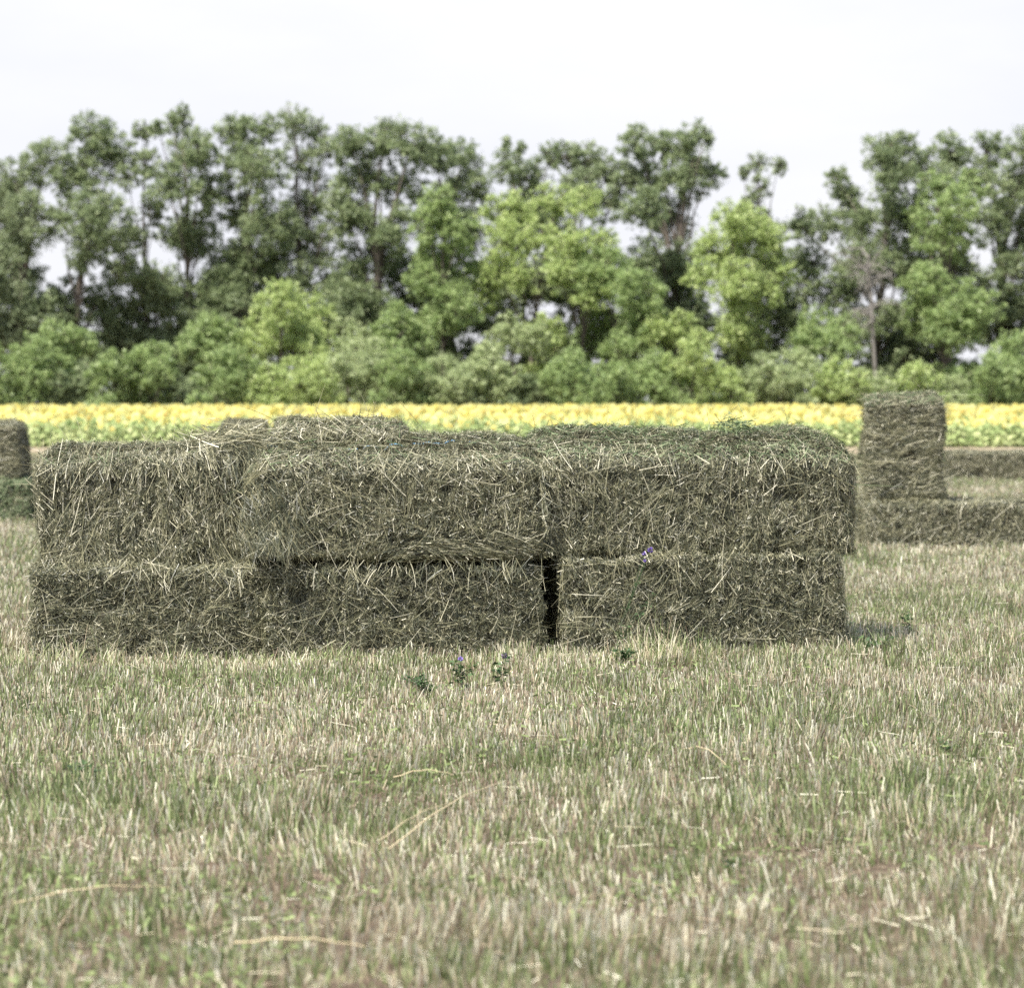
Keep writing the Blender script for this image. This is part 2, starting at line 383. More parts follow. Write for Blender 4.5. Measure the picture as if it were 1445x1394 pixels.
def add_strays(h, seed, n, crown, lump, r, flake, wmul, green=.25, lens=(.05, .22), faces=None, up=1.0):
    """single stems and seed stalks that stick out of the bale"""
    b = Build(); h = np.array(h); q, f = box_samples(h, n*3)
    keep = (q[:, 2] > h[2]*.80) | (abs(q[:, 0]) > h[0]*.97)
    keep &= q[:, 2] > -h[2]*.8
    q, f = q[keep][:n], f[keep][:n]; n = len(q)
    p, dn = bale_surface(q, h, r, seed, crown, lump, flake)
    d = unit(dn*rng.uniform(.1, 1, (n, 1))**1.5 + rng.normal(0, .75, (n, 3))*[1.3, 1, .5] + [0, 0, .12*up])
    d = unit(np.where((d*dn).sum(1, keepdims=True) < 0, d-1.2*dn*(d*dn).sum(1, keepdims=True), d))
    L = lens[0]+(lens[1]-lens[0])*rng.random(n)**2.2
    side = unit(np.cross(d, [0, 1, .1]+rng.normal(0, .3, (n, 3))))
    bend = rng.normal(0, .22, (n, 3))*L[:, None]; bend[:, 2] -= .10*L
    w = (.0018+.0022*rng.random(n))*wmul
    V, P, k = ribbons(p-dn*.012, d, side, L, w, bend, 5, .3)
    isg = rng.random(n) < green; T = np.repeat(np.where(isg, rng.random(n), .25+.6*rng.random(n)), k)
    mi = np.repeat(isg.astype(int), 5)
    V0 = V; b.V.append(V0); b.T.append(T); b.P.append(P); b.M.append(mi); b.n += len(V0)
    # a few wiry seed heads at the tips
    t = rng.choice(n, max(1, n//9), replace=False)
    for i in t:
        tip = p[i]-dn[i]*.012+d[i]*L[i]+bend[i]
        m = 9; rr = np.repeat(tip[None], m, 0)-d[i]*(rng.random(m)*.035)[:, None]; dd = unit(d[i]+rng.normal(0, .55, (m, 3)))
        V, PP, kk = ribbons(rr, dd, unit(rng.normal(0, 1, (m, 3))), .008+.014*rng.random(m), np.full(m, .002)*wmul, np.zeros((m, 3)), 1, .5)
        b.add(V, PP, 1 if isg[i] else 0, .6)
    return b
def bale(loc, rot, h, seed, label, group, cat='hay bale', dens=9000, strays=170, twine=0, name='hay_bale', green=.25, lens=(.05, .22), **kw):
    WOB[0] = kw.pop('wob', 1.0); RT[0] = kw.pop('rt', kw.get('r', .07)); crown = kw.get('crown', .04); lump = kw.get('lump', .022); r = kw.get('r', .07); fl = kw.get('flake', .10); wm = kw.get('wmul', 1.0)
    b = hay_piece(h, seed, dens, **kw)
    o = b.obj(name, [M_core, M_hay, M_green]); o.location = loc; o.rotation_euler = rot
    tag(o, label, cat, group)
    if strays:
        s = add_strays(h, seed, strays, crown, lump, r, fl, wm, green, lens)
        s.obj('loose_stems', [M_hay, M_green], o)
    for k in range(twine):
        # two strings of blue twine run lengthways round the bale, sunk into the hay
        y = (-.33, .33)[k]*h[1]*1.1
        t = np.linspace(0, 1, 90); per = []
        hx, hz = h[0], h[2]
        for a in np.linspace(0, 2*PI, 140, endpoint=True):
            c, s_ = math.cos(a), math.sin(a); m = max(abs(c)/hx, abs(s_)/hz); per.append((c/m, y, s_/m))
        q = np.array(per); p, dn = bale_surface(q, h, r, seed, crown, lump, fl)
        p = p-dn*(.010+.012*vnoise(p, .07, seed+k))[:, None]
        V, P = tube(p, .0022*wm, 5); tb = Build(); tb.add(V, P, 0, .5); tb.obj('twine', [M_twine], o)
    return o
G_main = 'hay bales of the big stack'
def at(x0, x1, d0, d1, z0, z1, depth, dense=0, **kw):
    """front face from photo column x0 at depth d0 to x1 at depth d1 -> location, rotation, half sizes"""
    a = np.array([px(x0, d0), d0]); b = np.array([px(x1, d1), d1]); L = np.linalg.norm(b-a); yaw = math.atan2(b[1]-a[1], b[0]-a[0])
    nrm = np.array([-math.sin(yaw), math.cos(yaw)])
    c = (a+b)/2+nrm*depth/2
    return (c[0], c[1], (z0+z1)/2), yaw, (L/2, depth/2, (z1-z0)/2)
def sweep_mid(p, a):      # bottom of the middle bale: stems swept almost level towards the right
    t = np.clip((-.02-p[:, 2])/.16, 0, 1)*np.clip((p[:, 0]+.25)/.4, 0, 1)
    return a*(1-t)+t*(-.28+rng.normal(0, .22, len(a)))
def sweep_left(p, a):
    t = np.clip((p[:, 0]-.28)/.2, 0, 1)
    return a*(1-t*.6)+t*.6*2.1
D = 12.75
# lower layer
l, yaw, h = at(40, 372, 12.62, 12.76, -.03, .46, .72)
bale(l, (0, 0, yaw), h, 1, 'lower left hay bale of the big stack, dark and ragged, wider than the one above', G_main, angle=.7, spread=1.0, dens=10500, lump=.03, tones=(.06, .93), strays=60, crown=.01, r=.08, rt=.035)
l, yaw, h = at(366, 768, 12.70, 12.86, -.03, .462, .70)
bale(l, (0, .0, yaw), h, 2, 'lower middle hay bale of the big stack, left of the narrow black gap', G_main, angle=.8, spread=1.0, dens=10500, lump=.024, tones=(.05, .94), strays=20, crown=.01, twine=1, rt=.035)
l, yaw, h = at(792, 1194, 12.86, 13.12, -.03, .505, .70)
bale(l, (0, 0, yaw), h, 3, 'lower right hay bale of the big stack, right of the narrow black gap', G_main, angle=1.25, spread=.75, dens=10500, lump=.028, tones=(.05, .96), strays=60, crown=.01, rt=.035)
# upper layer
l, yaw, h = at(50, 352, 12.76, 12.84, .43, 1.0, .70)
bale(l, (0, -.045, yaw), h, 4, 'upper left hay bale of the big stack, stems hanging upright on its face', G_main, angle=1.45, spread=.42, dens=11000, strays=320, crown=.045, lump=.026, sweep=sweep_left, r=.06, rt=.08, lmul=1.35, tones=(.10, 1.0), green_top=.2)
l, yaw, h = at(350, 773, 12.66, 12.84, .482, 1.00, .74)
bale(l, (0, .0, yaw), h, 5, 'upper middle hay bale of the big stack, pale stems swept sideways along its bottom', G_main, angle=1.9, spread=.95, dens=11000, strays=240, crown=.075, lump=.028, sweep=sweep_mid, r=.07, rt=.11, twine=2, green_top=.3)
l, yaw, h = at(760, 1216, 12.88, 13.18, .49, 1.02, .80)
bale(l, (0, .006, yaw), h, 6, 'upper right hay bale of the big stack, rounded right end and green wisps on top', G_main, angle=1.4, spread=.6, dens=11000, strays=420, crown=.085, lump=.026, r=.07, rt=.11, lmul=1.0, green_top=1.0, green=.5)
# loose flake lying on top at the back
l, yaw, h = at(385, 568, 13.02, 13.05, 1.03, 1.125, .42)
bale(l, (0, .02, yaw), h, 7, 'flat slab of loose hay lying on top of the upper middle bale', 'loose hay on the big stack', 'loose hay', dens=12000, strays=150, angle=.3, spread=1.2, crown=.03, lump=.03, r=.07, name='hay_flake', green_top=.4, tones=(.2, 1))
# drape of long stems hanging down in the seam between the upper left and upper middle bales
def drape():
    b = Build(); n = 1500
    t = rng.random(n)                                   # along a path from the top seam down to the right
    y0 = np.array([px(335, 12.75), 12.93, 1.08]); y1 = np.array([px(405, 12.62), 12.60, .52])
    c = y0+(y1-y0)*t[:, None]; c[:, 0] += rng.normal(0, 1, n)*(.11-.04*t); c[:, 1] -= .065*np.sin(PI*np.clip(t*1.3, 0, 1))+rng.normal(0, .035, n)
    c[:, 0] += .05*np.sin(t*5)
    fan = (c[:, 0]-(y0+(y1-y0)*t[:, None])[:, 0])*2.2
    d = unit(np.stack([(.30+fan*.9+rng.normal(0, .55, n)), -.10+rng.normal(0, .12, n), -1+0*t], 1))
    top = t < .18; d[top] = unit(np.stack([rng.normal(.2, .8, top.sum()), rng.normal(-.5, .3, top.sum()), rng.normal(-.15, .2, top.sum())], 1))
    d = unit(d+.5*np.stack([vnoise(c, .06, 71), vnoise(c, .06, 72), vnoise(c, .06, 73)], 1))
    L = .04+.14*rng.random(n)**1.7; side = unit(np.cross(d, [0, -1, .2]+rng.normal(0, .35, (n, 3))))
    bend = rng.normal(0, .14, (n, 3))*L[:, None]; bend[:, 1] -= .02*L
    V, P, k = ribbons(c-d*(L*.5)[:, None], d, side, L, .0016+.0022*rng.random(n), bend, 4, .5)
    b.add(V, P, 0, np.repeat(.05+.8*rng.random(n)**2, k))
    o = b.obj('hay_tuft', [M_hay]); tag(o, 'long wispy hay hanging down over the seam beside the upper left bale', 'loose hay', 'loose hay on the big stack')
    b = Build(); n = 900                                 # small mound over the seam
    p = rng.normal(0, 1, (n, 3))*[.13, .12, .028]+[px(338, 13.0), 13.02, 1.075]; p[:, 2] = np.maximum(p[:, 2], 1.03)
    d = unit(rng.normal(0, 1, (n, 3))*[1, 1, .35]+[0, 0, .08]); L = .05+.14*rng.random(n)**1.5
    V, P, k = ribbons(p-d*(L*.5)[:, None], d, unit(np.cross(d, rng.normal(0, 1, (n, 3)))), L, .0028+.0028*rng.random(n), rng.normal(0, .15, (n, 3))*L[:, None], 4, .5)
    b.add(V, P, 0, np.repeat(.25+.7*rng.random(n), k))
    o2 = b.obj('tuft_top', [M_hay], o)
drape()
# stems that trail out of the layer seams and over the top edges
def fringe(segs, n, name, label, mat=0, dn=(0, -.3, -1), L0=.04, L1=.16, sp=(.55, .25, .45), zj=.02, cat='loose hay', grp='loose hay on the big stack'):
    b = Build()
    for (xa, ya, xb, yb, da, db, wgt) in segs:
        m = int(n*wgt); t = rng.random(m); d = da+(db-da)*t; X_ = (xa+(xb-xa)*t-722.5)*d/F; Z_ = H-(ya+(yb-ya)*t-YH)*d/F
        c = np.stack([X_, d, Z_], 1)+rng.normal(0, 1, (m, 3))*[.01, .015, zj]
        gsh = .6*vnoise(c, .10, 91)[:, None]*[1, 0, 0]
        dd = unit(np.array(dn)+gsh+rng.normal(0, 1, (m, 3))*sp); L = L0+(L1-L0)*rng.random(m)**1.8
        keep = vnoise(c, .14, 92) > -.35
        c, dd, L = c[keep], dd[keep], L[keep]; m = len(c)
        V, P, k = ribbons(c-dd*(L*.35)[:, None], dd, unit(np.cross(dd, [0, -1, .2]+rng.normal(0, .4, (m, 3)))), L, .0016+.0022*rng.random(m), rng.normal(0, .16, (m, 3))*L[:, None], 3, .5)
        b.add(V, P, 0, np.repeat(np.clip(.1+.85*rng.random(m)**1.4, 0, 1), k))
    o = b.obj(name, [(M_hay, M_green)[mat]]); tag(o, label, cat, grp); return o
fringe([(60, 806, 345, 811, 12.70, 12.72, .9), (430, 806, 760, 800, 12.70, 12.80, .6)], 420, 'hay_fringe', 'broken stems trailing from the level seam in the left half of the big stack')
fringe([(780, 792, 1190, 800, 12.93, 13.2, 1)], 420, 'hay_fringe', 'broken stems trailing from the level seam in the right half of the big stack')
fringe([(765, 650, 772, 790, 12.84, 12.84, 1)], 170, 'hay_fringe', 'stems hanging down in the upright seam left of the upper right bale', dn=(.15, -.15, -1), L1=.13, sp=(.7, .3, .5))
# small green wisp standing on the right bale top
def wisp(x, y, d, n, r, label, grp='wisps of green hay on the bale tops'):
    b = Build(); c = np.array([px(x, d), d, pz(y, d)-.01])
    p = rng.normal(0, 1, (n, 3))*r+c
    dd = unit(rng.normal(0, 1, (n, 3))*[1.4, 1, .5]+[.3, 0, .25]); L = .03+.09*rng.random(n)
    V, P, k = ribbons(p-dd*(L*.4)[:, None], dd, unit(np.cross(dd, rng.normal(0, 1, (n, 3)))), L, .003+.003*rng.random(n), rng.normal(0, .25, (n, 3))*L[:, None], 4, .5)
    b.add(V, P, 0, np.repeat(rng.random(n)*.9, k)); tag(b.obj('hay_wisp', [M_green]), label, 'hay wisp', grp)
wisp(1035, 597, 13.4, 150, [.045, .06, .02], 'little clump of green hay sticking up on the upper right bale')
wisp(850, 606, 13.45, 260, [.17, .06, .012], 'thin spread of green cut grass on the back edge of the upper right bale')
# bales further away
G_far = 'hay bales further out in the field'
def far_bale(x0, x1, d, ztop, zbot, depth, seed, label, yaw=0, name='hay_bale', **kw):
    X0, X1 = px(x0, d), px(x1, d); wm = kw.pop('wmul', 1+(d/13-1)*.55)
    h = ((X1-X0)/2/math.cos(yaw), depth/2, (ztop-zbot)/2)
    return bale(((X0+X1)/2, d+depth/2, (ztop+zbot)/2), (0, kw.pop('roll', 0), yaw), h, seed, label, G_far, wmul=wm, name=name, **kw)
far_bale(1222, 1490, 22.3, .42, -.03, .72, 11, 'long low hay bale lying under the upright bale at the right edge', dens=5600, angle=1.35, spread=.6, strays=70, crown=.0, yaw=.03)
far_bale(1227, 1337, 22.5, 1.285, .41, .62, 12, 'upright hay bale with level layers standing on the long bale at the right', dens=6500, angle=.05, spread=.36, wob=.25, strays=300, crown=.06, lump=.03, roll=-.025, green_top=1, green=.5, yaw=-.06, lens=(.05, .3), lmul=1.3, flake=5.0)
far_bale(1330, 1520, 42, .47, -.03, .75, 13, 'distant low hay bale behind the right stack, cut by the right edge', dens=3000, angle=1.3, spread=.6, strays=30, crown=.0)
far_bale(-160, 42, 27.5, .44, -.03, .75, 14, 'low green hay bale at the left edge under the upright one', dens=4200, angle=1.2, spread=.6, strays=60, tones=(0, .7), green_top=5, green=.6)
far_bale(-95, 27, 27.7, 1.03, .44, .62, 15, 'upright hay bale at the left edge standing on a low green bale', dens=4500, angle=.1, spread=.4, wob=.3, strays=50, crown=.03, flake=5.0)
far_bale(310, 372, 31, 1.02, -.03, .6, 16, 'far hay bale seen over the stack, wider of the two dark humps', dens=3000, angle=.2, spread=.6, strays=20)
far_bale(384, 418, 33, 1.02, -.03, .5, 17, 'far hay bale seen over the stack, narrower of the two dark humps', dens=3000, angle=.2, spread=.6, strays=20)
# ------------------------------------------------------------------ loose stalks on the ground and weeds
def stalk(p0, p1, sag, rad, label, head=False):
    (x0, y0), (x1, y1) = p0, p1
    d0 = F*(H-.055)/(y0-YH); d1 = F*(H-.055)/(y1-YH)
    a = np.array([px(x0, d0), d0, .055]); b = np.array([px(x1, d1), d1, .06]); t = np.linspace(0, 1, 14)[:, None]
    pts = a+(b-a)*t+np.array([0, 0, sag])*np.sin(PI*t)+np.array([0, .012, .006])*np.abs(((t*3.3) % 1)-.5)
    V, P = tube(pts, np.linspace(rad*.95, rad*.4, 14), 6); bb = Build(); bb.add(V, P, 0, .6)
    o = bb.obj('straw_stalk', [M_strawstalk]); tag(o, label, 'straw stalk', 'long straw stalks lying on the stubble')
    return o
stalk((548, 1200), (715, 1105), .03, .0026, 'long pale straw stalk slanting up to the right in mid foreground')
stalk((535, 1188), (640, 1135), .02, .002, 'shorter straw stalk slanting beside the long pale one')
stalk((555, 1098), (640, 1096), .02, .002, 'thin straw stalk lying level above the slanting pair')
stalk((20, 1276), (240, 1256), .02, .0024, 'pale straw stalk lying nearly level near the left edge')
stalk((330, 1332), (515, 1340), .015, .0022, 'pale straw stalk near the bottom of the picture')
stalk((965, 1058), (1025, 1082), .03, .002, 'short straw stalk sloping down to the right in the stubble')
def weed(x, y, hgt, label, n=26, spread=.05, leaf=.022, flowers=(), name='alfalfa_plant', cat='plant', lean=0.0, grp='leafy weeds in the stubble', wilt=False, thick=.0014):
    d = F*(H-.0)/(y-YH); c = np.array([px(x, d), d, 0.0])
    root = empty(name, c); tag(root, label, cat, grp)
    k = max(3, n//9); sb = Build(); lb = Build(); tips = []
    for i in range(k):
        e = np.array([rng.normal(lean*hgt, spread), rng.normal(0, spread), hgt*(.75+.3*rng.random())]); t = np.linspace(0, 1, 8)[:, None]
        pts = e*t*[1, 1, 1]; pts[:, :2] *= t; pts += np.sin(t*6+i)*[.004, .003, 0]
        V, P = tube(pts, np.linspace(thick, thick*.5, 8), 5); sb.add(V, P, 0, .4); tips.append(pts[-1])
        m = n//k*3
        j = rng.integers(2, 8, m); pos = pts[j]
        a = rng.random(m)*2*PI; dr = unit(np.stack([np.cos(a), np.sin(a), rng.normal(.25, .4, m)], 1)); sd = unit(np.cross(dr, rng.normal(0, .4, (m, 3))+[0, 0, 1]))
        L = leaf*(.6+.7*rng.random(m)); w = L*.5
        # pointed leaves: four corner outline
        A = pos+dr*.006; B = A+dr*(L*.5)[:, None]+sd*(w*.5)[:, None]; C = A+dr*L[:, None]-[0, 0, .15]*L[:, None]; E = A+dr*(L*.5)[:, None]-sd*(w*.5)[:, None]
        lb.add(np.stack([A, B, C, E], 1).reshape(-1, 3), np.arange(m*4).reshape(-1, 4), 0, np.repeat(rng.random(m), 4))
    sb.obj('stem', [M_weed], root); lb.obj('leaves', [M_weed], root)
    for (fx, fz, fr) in flowers:
        fb = Build(); m = 34; pt = np.array([fx, 0, fz]); 
        dr = unit(rng.normal(0, 1, (m, 3))); A = pt+dr*fr*.3; sd = unit(np.cross(dr, rng.normal(0, 1, (m, 3)))); L = fr
        B = A+dr*L*.6+sd*fr*.35; C = A+dr*L; E = A+dr*L*.6-sd*fr*.35
        fb.add(np.stack([A, B, C, E], 1).reshape(-1, 3), np.arange(m*4).reshape(-1, 4), 0, np.repeat(rng.random(m), 4))
        V, P = tube(np.array([[lean*hgt*.6, 0, hgt*.6], [(fx+lean*hgt*.6)/2, .0, (hgt*.6+fz)/2+.004], [fx, 0, fz-.002]]), .0013, 5)
        st = fb.obj('flower', [M_wilted if wilt else M_violet], root)
        nb = Build(); nb.add(V, P, 0, .4); nb.obj('flower_stalk', [M_weed], st)
    return root
# tall stalk with violet flowers in front of the right bales
weed(868, 945, .40, 'thin tall weed with violet flowers in front of the lower right bale', n=30, spread=.045, lean=.18, leaf=.020, flowers=[(.165, .560, .012), (.135, .545, .009), (.14, .51, .007)], name='flowering_weed')
weed(607, 985, .09, 'dark green leafy weed clump in the stubble in front of the middle bale', n=90, spread=.07, leaf=.022)
weed(650, 975, .135, 'small leafy weed with one violet flower in front of the middle bale', n=30, spread=.04, leaf=.03, flowers=[(.0, .14, .010)])
weed(708, 972, .14, 'small leafy weed with a faded violet flower right of the one in violet bloom', n=26, spread=.05, leaf=.03, flowers=[(.01, .145, .012)], wilt=True)
weed(992, 925, .08, 'dark green tuft at the foot of the lower right bale', n=90, spread=.05, leaf=.03)
weed(880, 938, .07, 'low green tuft at the bale foot just right of the violet flowering weed', n=50, spread=.05, leaf=.025)
weed(1228, 925, .08, 'green weed in the stubble just right of the big stack', n=50, spread=.05, leaf=.03)
weed(1282, 900, .12, 'wiry dark weed leaning right in the stubble beside the big stack', n=30, spread=.06, leaf=.026, lean=.5)
weed(1335, 1068, .06, 'small green weed in the stubble in the right foreground', n=26, spread=.04, leaf=.02)
weed(1035, 1232, .05, 'small round leafed weed in the lower foreground', n=20, spread=.03, leaf=.018)
weed(120, 1110, .07, 'fresh green grass tuft in the left foreground', n=30, spread=.05, leaf=.03)
# ------------------------------------------------------------------ sunflowers
M_petal = material('sunflower petals', [(0, (.90, .78, .22)), (.5, (.92, .85, .32)), (1, (.93, .89, .44))], .55, .3)
M_disc = material('sunflower disc', [(0, (.60, .40, .06)), (1, (.78, .58, .12))], .8)
M_sleaf = material('sunflower leaf', [(0, (.16, .23, .08)), (.5, (.32, .39, .16)), (1, (.50, .54, .27))], .6, .25)
def sun_parts(rs, hgt):
    """stalk+leaves arrays and head arrays for one sunflower with its foot at the origin"""
    lean = rs.normal(0, .05, 2); t = np.linspace(0, 1, 5)[:, None]
    pts = np.concatenate([lean*t**2, hgt*t], 1)
    st = tube(pts, np.linspace(.014, .009, 5), 5)
    lv = []; 
    nl = 11
    for i in range(nl):
        z = hgt*(.12+.80*i/nl); a = i*2.4+rs.random(); L = .12+.12*rs.random()*(1-.3*i/nl); wd = L*.75
        dr = np.array([math.cos(a), math.sin(a), .1]); sd = np.array([-math.sin(a), math.cos(a), 0]); o = np.array([0, 0, z]); dn = np.array([0, 0, -1.0])
        lv += [o, o+dr*.08+sd*wd*.5+dn*.01, o+dr*(.08+L*.9)+dn*L*.8, o+dr*.08-sd*wd*.5+dn*.01, o+dr*(.08+L*.45)+dn*(-.01)]
    lv = np.array(lv).reshape(-1, 5, 3)
    lp = np.concatenate([np.array([[0, 1, 4], [1, 2, 4], [2, 3, 4], [3, 0, 4]])+5*i for i in range(nl)])
    # head faces the sun side (towards the camera), nodding
    yaw = rs.normal(0, .5); nod = rs.uniform(-.35, .25); R = .06+.03*rs.random()
    f = np.array([math.sin(yaw)*math.cos(nod), -math.cos(yaw)*math.cos(nod), math.sin(nod)]); u = np.array([math.cos(yaw), math.sin(yaw), 0]); v = np.cross(u, f)
    c = pts[-1]+f*.03; m = 14; a = np.linspace(0, 2*PI, m*2, endpoint=False)
    rr = np.where(np.arange(2*m) % 2 == 0, R*1.35, R*.82)*(1+.1*rs.random(2*m))
    ring = c+np.outer(np.cos(a)*rr, u)+np.outer(np.sin(a)*rr, v)+f*.0; ring[::2] += f*.015
    inn = c+f*.012+np.outer(np.cos(a)*R*.45, u)+np.outer(np.sin(a)*R*.45, v)
    k = 2*m; i = np.arange(k); j = (i+1) % k
    pet = (np.concatenate([ring, inn]), np.stack([i, j, k+j, k+i], 1))
    disc = (np.concatenate([inn+f*.001, (c+f*.028)[None]]), np.stack([i, j, np.full(k, k)], 1))
    return st, (lv.reshape(-1, 3), lp), pet, disc
rs = np.random.RandomState(4)
SP = []
for i in range(8):
    hgt = .62+.30*rs.random(); st, lv, pet, disc = sun_parts(rs, hgt)
    b = Build(); b.add(*st, 0, .6); b.add(*lv, 0, np.repeat(rs.random(len(lv[0])//5), 5)); me1 = b.mesh('sunflower', [M_sleaf])
    b = Build(); b.add(*pet, 0, np.linspace(.2, .9, len(pet[0]))); b.add(*disc, 1, .5); me2 = b.mesh('flower_head', [M_petal, M_disc])
    SP.append((me1, me2, st, lv, pet, disc))
count = 0
Y0 = 71.0
for row in range(3):
    y = Y0+row*.75; xx = -15.4
    while xx < 15.4 and count < 298:
        me1, me2 = SP[rs.randint(8)][:2]
        o = bpy.data.objects.new('sunflower', me1); COL.objects.link(o)
        yy = y+rs.normal(0, .08); o.location = (xx, yy, gz(yy)); s = .82+.32*rs.random(); o.scale = (s*1.05, s*1.05, s); o.rotation_euler = (0, 0, rs.normal(0, .25))
        tag(o, 'yellow sunflower in the front rows of the sunflower field', 'sunflower', 'sunflowers in the front rows')
        hd = bpy.data.objects.new('flower_head', me2); COL.objects.link(hd); hd.parent = o
        count += 1; xx += .31*(1+.25*rs.normal())
# the rest of the field behind them: one mass
def sunflower_field():
    b = Build()
    ys_ = np.arange(Y0+2.3, 122, .62); P = []
    for y in ys_:
        w = .21*y+3; n = int(2*w/.30); P.append(np.stack([np.linspace(-w, w, n)+rng.normal(0, .08, n), y+rng.normal(0, .12, n)], 1))
    P = np.concatenate(P); n = len(P); kind = rng.integers(0, 8, n); sc = .8+.35*rng.random(n); print('field plants', n)
    for k in range(8):
        idx = np.where(kind == k)[0]; m = len(idx); st, lv, pet, disc = SP[k][2:]
        near = P[idx, 1] < 80
        for part, mat, sel in ((st, 0, near), (lv, 0, near | (rng.random(m) < .5)), (pet, 1, near | True), (disc, 2, near | True)):
            q = idx[sel]; V = part[0][None]*sc[q][:, None, None] + np.stack([P[q, 0], P[q, 1], gz(P[q, 1])], 1)[:, None]
            nv = len(part[0]); F_ = (part[1][None]+(np.arange(len(q))*nv)[:, None, None]).reshape(-1, part[1].shape[1])
            b.add(V.reshape(-1, 3), F_, mat, np.repeat(rng.random(len(q)), nv))
    tag(b.obj('sunflower_field', [M_sleaf, M_petal, M_disc]), 'mass of yellow sunflowers filling the field behind the front rows', kind='stuff')
sunflower_field()
# ------------------------------------------------------------------ trees
def leafmat(name, a, b_, c):
    a, b_, c = [tuple(min(v*1.62+.010, .8) for v in t) for t in (a, b_, c)]
    return material(name, [(0, a), (.5, b_), (1, c)], .5, .42, (.6, .25), spec=.4)
LM = {'dark': leafmat('dark leaves', (.068, .095, .045), (.135, .172, .084), (.26, .30, .16)),
      'grey': leafmat('grey green leaves', (.09, .115, .06), (.155, .19, .10), (.25, .29, .165)),
      'mid': leafmat('mid green leaves', (.095, .14, .052), (.18, .24, .09), (.30, .36, .16)),
      'bright': leafmat('bright leaves', (.15, .20, .07), (.25, .31, .115), (.38, .43, .19)),
      'olive': leafmat('olive leaves', (.135, .17, .08), (.235, .28, .135), (.35, .39, .22))}
M_bark = material('bark', [(0, (.06, .05, .04)), (.5, (.12, .10, .085)), (1, (.22, .18, .15))], .9, 0, (4, .4), (14, .6, .05))
M_deadbark = material('dry pale bark', [(0, (.17, .155, .14)), (1, (.28, .26, .24))], .9, 0, (4, .4))
def tree(name, label, x, d, blobs, mat, group, dens=1.0, cat='tree', trunk_r=.22, lsize=.19, bark=None, fill=0):
    """blobs: (column, row, radius in photo pixels). Each blob is a limb with its own foliage clumps"""
    base = np.array([px(x, d), d, float(gz(d))]); root = empty(name, base); tag(root, label, cat, group)
    if fill:      # low limbs and undergrowth that close the windbreak towards the ground
        blobs = list(blobs)+[(x+rng.uniform(-50, 50), rng.uniform(370, 565), rng.uniform(26, 40)) for _ in range(fill)]
        blobs += [(x+rng.uniform(-45, 45), rng.uniform(535, 575), rng.uniform(24, 32)) for _ in range(4)]
    s = d/F; tb = Build(); lb = Build(); B = []
    for (bx, by, br) in blobs:
        B.append((np.array([px(bx, d)-base[0], rng.normal(0, 1.1), pz(by, d)-base[2]]), br*s))
    zt = max(c[2] for c, _ in B); zl = min(c[2]-r for c, r in B)
    topc = max(B, key=lambda t: t[0][2])[0]
    t = np.linspace(0, 1, 9)[:, None]; wig = rng.normal(0, .12, (9, 3))*[1, 1, 0]*t
    spine = np.array([topc[0]*.75, topc[1]*.5, zt*.93])*t*np.concatenate([t**.7, t**.7, t**0], 1)[:, :3]+wig
    if cat == 'tree': V, P = tube(spine, np.linspace(trunk_r, trunk_r*.22, 9), 8); tb.add(V, P, 0, .5)
    L_p = []; 
    for c, r in B:
        if cat == 'tree':
            hz = np.clip(c[2]*.55/max(zt, .1), .1, .85); o = np.array([np.interp(hz*zt, spine[:, 2], spine[:, k]) for k in range(3)])
        else: o = np.array([c[0]*.3, c[1]*.3, 0])
        q = np.linspace(0, 1, 6)[:, None]; pts = o+(c-o)*q+rng.normal(0, .10, (6, 3))*np.sin(PI*q)+[0, 0, .25*r]*np.sin(PI*q)
        V, P = tube(pts, np.linspace(trunk_r*.32, trunk_r*.10, 6), 6); tb.add(V, P, 0, .5)
        nsub = int(20+r*14)
        dirs = unit(rng.normal(0, 1, (nsub, 3))); rad = r*(.2+.95*rng.random(nsub)**.75)
        sub = c+dirs*rad[:, None]*[1, .9, .92]
        for k in range(nsub):
            q = np.linspace(0, 1, 4)[:, None]; pts = c+(sub[k]-c)*q+rng.normal(0, .06, (4, 3))*np.sin(PI*q)
            V, P = tube(pts, np.linspace(trunk_r*.08, .01, 4), 4); tb.add(V, P, 0, .5)
            sr = r*rng.uniform(.13, .34); m = int(dens*sr*sr*560)+4
            pp = rng.normal(0, 1, (m, 3)); pp = pp/np.linalg.norm(pp, axis=1, keepdims=True)*(rng.random(m)**.6)[:, None]*sr*[1.2, 1.2, .95]
            L_p.append(sub[k]+pp)
        for k in range(int(3+r*2)):                            # leading shoots that break the outline
            a_ = rng.uniform(-.9, .9); e = c+np.array([math.sin(a_), rng.normal(0, .3), math.cos(a_)])*r*rng.uniform(.9, 1.22)
            V, P = tube(np.array([c+(e-c)*.4, c+(e-c)*.75+rng.normal(0, .04, 3), e]), np.array([.03, .02, .008]), 4); tb.add(V, P, 0, .5)
            m = int(26*dens); q_ = rng.random(m)[:, None]; L_p.append(c+(e-c)*(.55+.5*q_)+rng.normal(0, .13, (m, 3))*(1.2-q_*.7))
        m = int(dens*r*r*r*620)+10                            # leaves through the whole limb volume, thinned by a noise field
        pp = unit(rng.normal(0, 1, (m, 3)))*(rng.random(m)**.38)[:, None]*r*1.08*[1.05, 1, 1]+c
        nz = fbm(pp+base, 1.0, 41, 3)*1.35+.25*rng.normal(0, 1, m)
        L_p.append(pp[nz > (.20 if fill > 4 else .10)])
    Lp = np.concatenate(L_p); m = len(Lp)
    dr = unit(rng.normal(0, 1, (m, 3))*[1, 1, .7]+[0, 0, -.25]); sd = unit(np.cross(dr, rng.normal(0, .75, (m, 3))+[0, 0, 1]))
